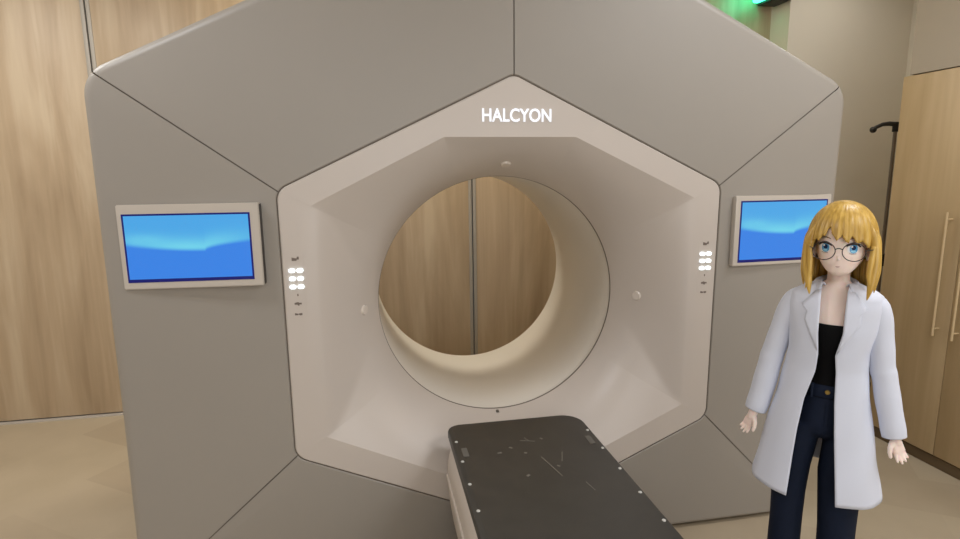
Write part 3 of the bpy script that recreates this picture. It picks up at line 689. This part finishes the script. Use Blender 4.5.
bm = bmesh.new(); grid(bm, [[Vector((CX + (a) * cos(2 * pi * k / 48), (b) * sin(2 * pi * k / 48), z)) for k in range(48)] for z, a, b in ((.955, .0715, .058), (.954, .0725, .059), (.924, .0775, .0625), (.922, .0755, .061))]); link('waistband', bm, M['jeans'], jn, 60)
bm = bmesh.new(); bmesh.ops.create_cone(bm, cap_ends=True, segments=20, radius1=.0062, radius2=.005, depth=.004, matrix=Matrix.Translation((-.020, -.0635, .939)) @ Matrix.Rotation(pi / 2, 4, 'X')); link('button', bm, M['brass'], jn, 40)
bm = bmesh.new(); tube(bm, [(-.014, jy(-.014, z) - .0005, z) for z in (.905, .885, .865, .845, .83)] + [(-.022, jy(-.022, .815) - .0005, .815)], .0012, 6); tube(bm, [(-.022, jy(-.022, z) - .0005, z) for z in (.905, .88, .85, .82, .80)], .0012, 6); link('fly_seam', bm, M['jeans'], jn, 60)
for x in (-.055, .016):
    bm = bmesh.new(); yb_ = -.0655 + .006 * abs((x - CX) / .05); box(bm, x - .003, x + .003, yb_ - .003, yb_ + .012, .920, .957, .001); link('belt_loop', bm, M['jeans'], jn, 40)

# ---- shoes
for pts, s in LEGS:
    f = Vector(pts[-1]); bm = bmesh.new(); rings = []
    for y, a, h in ((.040, .006, .030), (.034, .020, .055), (.01, .026, .062), (-.03, .028, .048), (-.07, .030, .038), (-.10, .026, .030), (-.118, .014, .022), (-.123, .004, .012)):
        rings.append([Vector((f.x + a * cos(q), y, max(0.0, h / 2 + h / 2 * sin(q) * 1.0))) for q in [2 * pi * k / 20 for k in range(20)]])
    R = grid(bm, rings); bm.faces.new(R[0]); bm.faces.new(R[-1][::-1]); link('shoe', bm, M['shoe'], pr, 60)

# ---- lab coat
def interp(tab, z):
    if z >= tab[0][0]: return tab[0][1:]
    for a, b in zip(tab, tab[1:]):
        if z >= b[0]:
            t = (a[0] - z) / (a[0] - b[0]); return tuple(u + (v - u) * t for u, v in zip(a[1:], b[1:]))
    return tab[-1][1:]
# z : outer left, opening left, opening right, outer right, front depth, back depth
CT = [(1.222, -.058, -.054, .006, .018, .030, .046), (1.213, -.078, -.0545, .004, .036, .038, .052), (1.203, -.104, -.055, .003, .062, .046, .056), (1.190, -.122, -.0555, .002, .078, .054, .060), (1.16, -.128, -.055, .001, .082, .064, .063), (1.10, -.125, -.053, .001, .074, .074, .064), (1.04, -.121, -.0485, -.011, .064, .070, .060), (.994, -.124, -.051, -.006, .062, .067, .060), (.914, -.139, -.071, -.003, .074, .076, .072), (.837, -.155, -.080, .003, .086, .085, .086), (.75, -.172, -.086, .011, .102, .092, .100), (.677, -.184, -.090, .018, .116, .098, .110), (.55, -.205, -.097, .028, .135, .106, .124)]
def coat_xy(z, u):
    """u 0..1 runs from the left opening edge round the back to the right opening edge"""
    xl, il, ir, xr, df, db = interp(CT, z); cx, a = (xl + xr) / 2, (xr - xl) / 2
    cl = max(-.98, min(.98, (il - cx) / a)); crr = max(-.98, min(.98, (ir - cx) / a))
    tl = -pi + math.acos(-cl) if False else -math.acos(cl); tr = -math.acos(crr)
    # go from tl clockwise (decreasing) to tr - 2pi
    th = tl + (tr - 2 * pi - tl) * u; c, s = cos(th), sin(th)
    e = 2.35; x = a * math.copysign(abs(c) ** (2 / e), c); y = (df if s < 0 else db) * math.copysign(abs(s) ** (2 / e), s)
    # keep opening edges on their lines
    if u < .12: x += ((il - cx) - a * math.copysign(abs(cl) ** (2 / e), cl)) * (1 - u / .12)
    if u > .88: x += ((ir - cx) - a * math.copysign(abs(crr) ** (2 / e), crr)) * (1 - (1 - u) / .12)
    return cx + x, y, th
NU, NV = 132, 60; cols = []
for i in range(NU + 1):
    u = i / NU
    # hem height: front left, side, back, side, front right
    hem = interp([(1, .646), (.92, .646), (.87, .650), (.80, .660), (.72, .670), (.5, .678), (.28, .67), (.20, .655), (.13, .650), (.06, .646), (0, .642)], u)[0]
    col = []
    for j in range(NV + 1):
        t = j / NV; z = 1.222 + (hem - 1.222) * (t ** 1.15)
        x, y, th = coat_xy(z, u)
        fold = .0035 * sin(u * 2 * pi * 9) * max(0, (.95 - z) / .35) * sin(pi * u) + .0015 * sin(u * 2 * pi * 5 + z * 40)
        nx, ny = cos(th), sin(th); col.append(Vector((x + nx * fold * (1 if .03 < u < .97 else 0), y + ny * fold, z)))
    cols.append(col)
bm = bmesh.new(); grid(bm, [[cols[i][j] for i in range(NU + 1)] for j in range(NV + 1)], closed=False)
coat = link('lab_coat', bm, M['coat'], pr, 180); mo = coat.modifiers.new('t', 'SOLIDIFY'); mo.thickness = .0035; mo.offset = 0
CTr = BVHTree.FromPolygons([v.co for v in coat.data.vertices], [p.vertices[:] for p in coat.data.polygons])
# sleeves
for pts, rad, s in (([(-.090, .004, 1.174), (-.113, .003, 1.160), (-.131, .003, 1.115), (-.144, .001, 1.065), (-.158, .0, 1.01), (-.163, -.002, .985), (-.172, -.006, .93), (-.183, -.010, .870), (-.1905, -.012, .838)], [.029, .0325, .0315, .0295, .0295, .0295, .030, .030, .0285], -1),
                    ([(.048, .004, 1.174), (.065, .003, 1.160), (.076, .003, 1.115), (.084, .001, 1.065), (.092, .0, 1.01), (.099, -.002, .985), (.110, -.006, .93), (.124, -.010, .870), (.1315, -.012, .836)], [.029, .0325, .0315, .0295, .029, .0285, .0285, .028, .0272], 1)):
    P = [Vector(p) for p in pts]; n = len(P); out = []; rr_ = []
    for i in range(n - 1):
        p0, p1, p2, p3 = P[max(0, i - 1)], P[i], P[i + 1], P[min(n - 1, i + 2)]
        for k in range(5):
            t = k / 5; out.append(.5 * ((2 * p1) + (p2 - p0) * t + (2 * p0 - 5 * p1 + 4 * p2 - p3) * t * t + (3 * p1 - p0 - 3 * p2 + p3) * t ** 3)); rr_.append((rad[i] + (rad[i + 1] - rad[i]) * t) * (1 + .018 * sin((i * 5 + k) * .9)))
    out.append(P[-1]); rr_.append(rad[-1]); bm = bmesh.new(); tube(bm, out, rr_, 28, (1, 1.0), cap=False)
    sl = link('sleeve', bm, M['coat'], coat, 180); mo = sl.modifiers.new('t', 'SOLIDIFY'); mo.thickness = .003; mo.offset = -1
# collar and lapels
def drape(name, poly, off=.003):
    cx = sum(p[0] for p in poly) / len(poly); cz_ = sum(p[1] for p in poly) / len(poly); bm = bmesh.new()
    def yv(x, z):
        h = CTr.ray_cast(Vector((x, -.5, z)), Vector((0, 1, 0))); y = h[0].y if h[0] is not None and h[0].y < .0 else None
        if y is None:
            for dx in (.004, .008, .012, .016, .022):
                for s in (-1, 1):
                    h = CTr.ray_cast(Vector((x + s * dx, -.5, z)), Vector((0, 1, 0)))
                    if h[0] is not None and h[0].y < 0: return h[0].y
            return -.04
        return y
    dense = []
    for i in range(len(poly)):
        p, q = Vector(poly[i - 1]), Vector(poly[i])
        for k in range(5): dense.append(p.lerp(q, k / 5))
    rings = []
    for t in (1, .75, .5, .25, .05): rings.append([Vector((cx + (x - cx) * t, yv(cx + (x - cx) * t, cz_ + (z - cz_) * t) - off, cz_ + (z - cz_) * t)) for x, z in dense])
    R = grid(bm, rings); bm.faces.new(R[-1])
    o = link(name, bm, M['coat'], coat, 180); mo = o.modifiers.new('t', 'SOLIDIFY'); mo.thickness = .003; mo.offset = 0; return o
drape('lapel', [(-.0545, 1.205), (-.068, 1.200), (-.096, 1.165), (-.083, 1.150), (-.086, 1.125), (-.052, 1.050), (-.0525, 1.10)])
drape('lapel', [(.0025, 1.205), (.018, 1.205), (.048, 1.165), (.035, 1.150), (.036, 1.125), (-.008, 1.045), (.0015, 1.10)])
bm = bmesh.new(); rings = []
for j in range(6):
    t = j / 5; ring = []
    for i in range(41):
        u = i / 40; th = radians(-128 - 284 * u) + 0   # open at the front
        rr0 = .0365 + .004 * sin(pi * t) + .022 * t * t; z = 1.214 + .022 * sin(pi * min(1, t * 1.0)) * (.6 + .4 * max(0, sin(th))) - .012 * t; ring.append(Vector((CX - .004 + rr0 * 1.0 * cos(th), .008 + rr0 * 1.12 * sin(th), z)))
    rings.append(ring)
grid(bm, rings, closed=False); o = link('collar', bm, M['coat'], coat, 180); mo = o.modifiers.new('t', 'SOLIDIFY'); mo.thickness = .003; mo.offset = 0
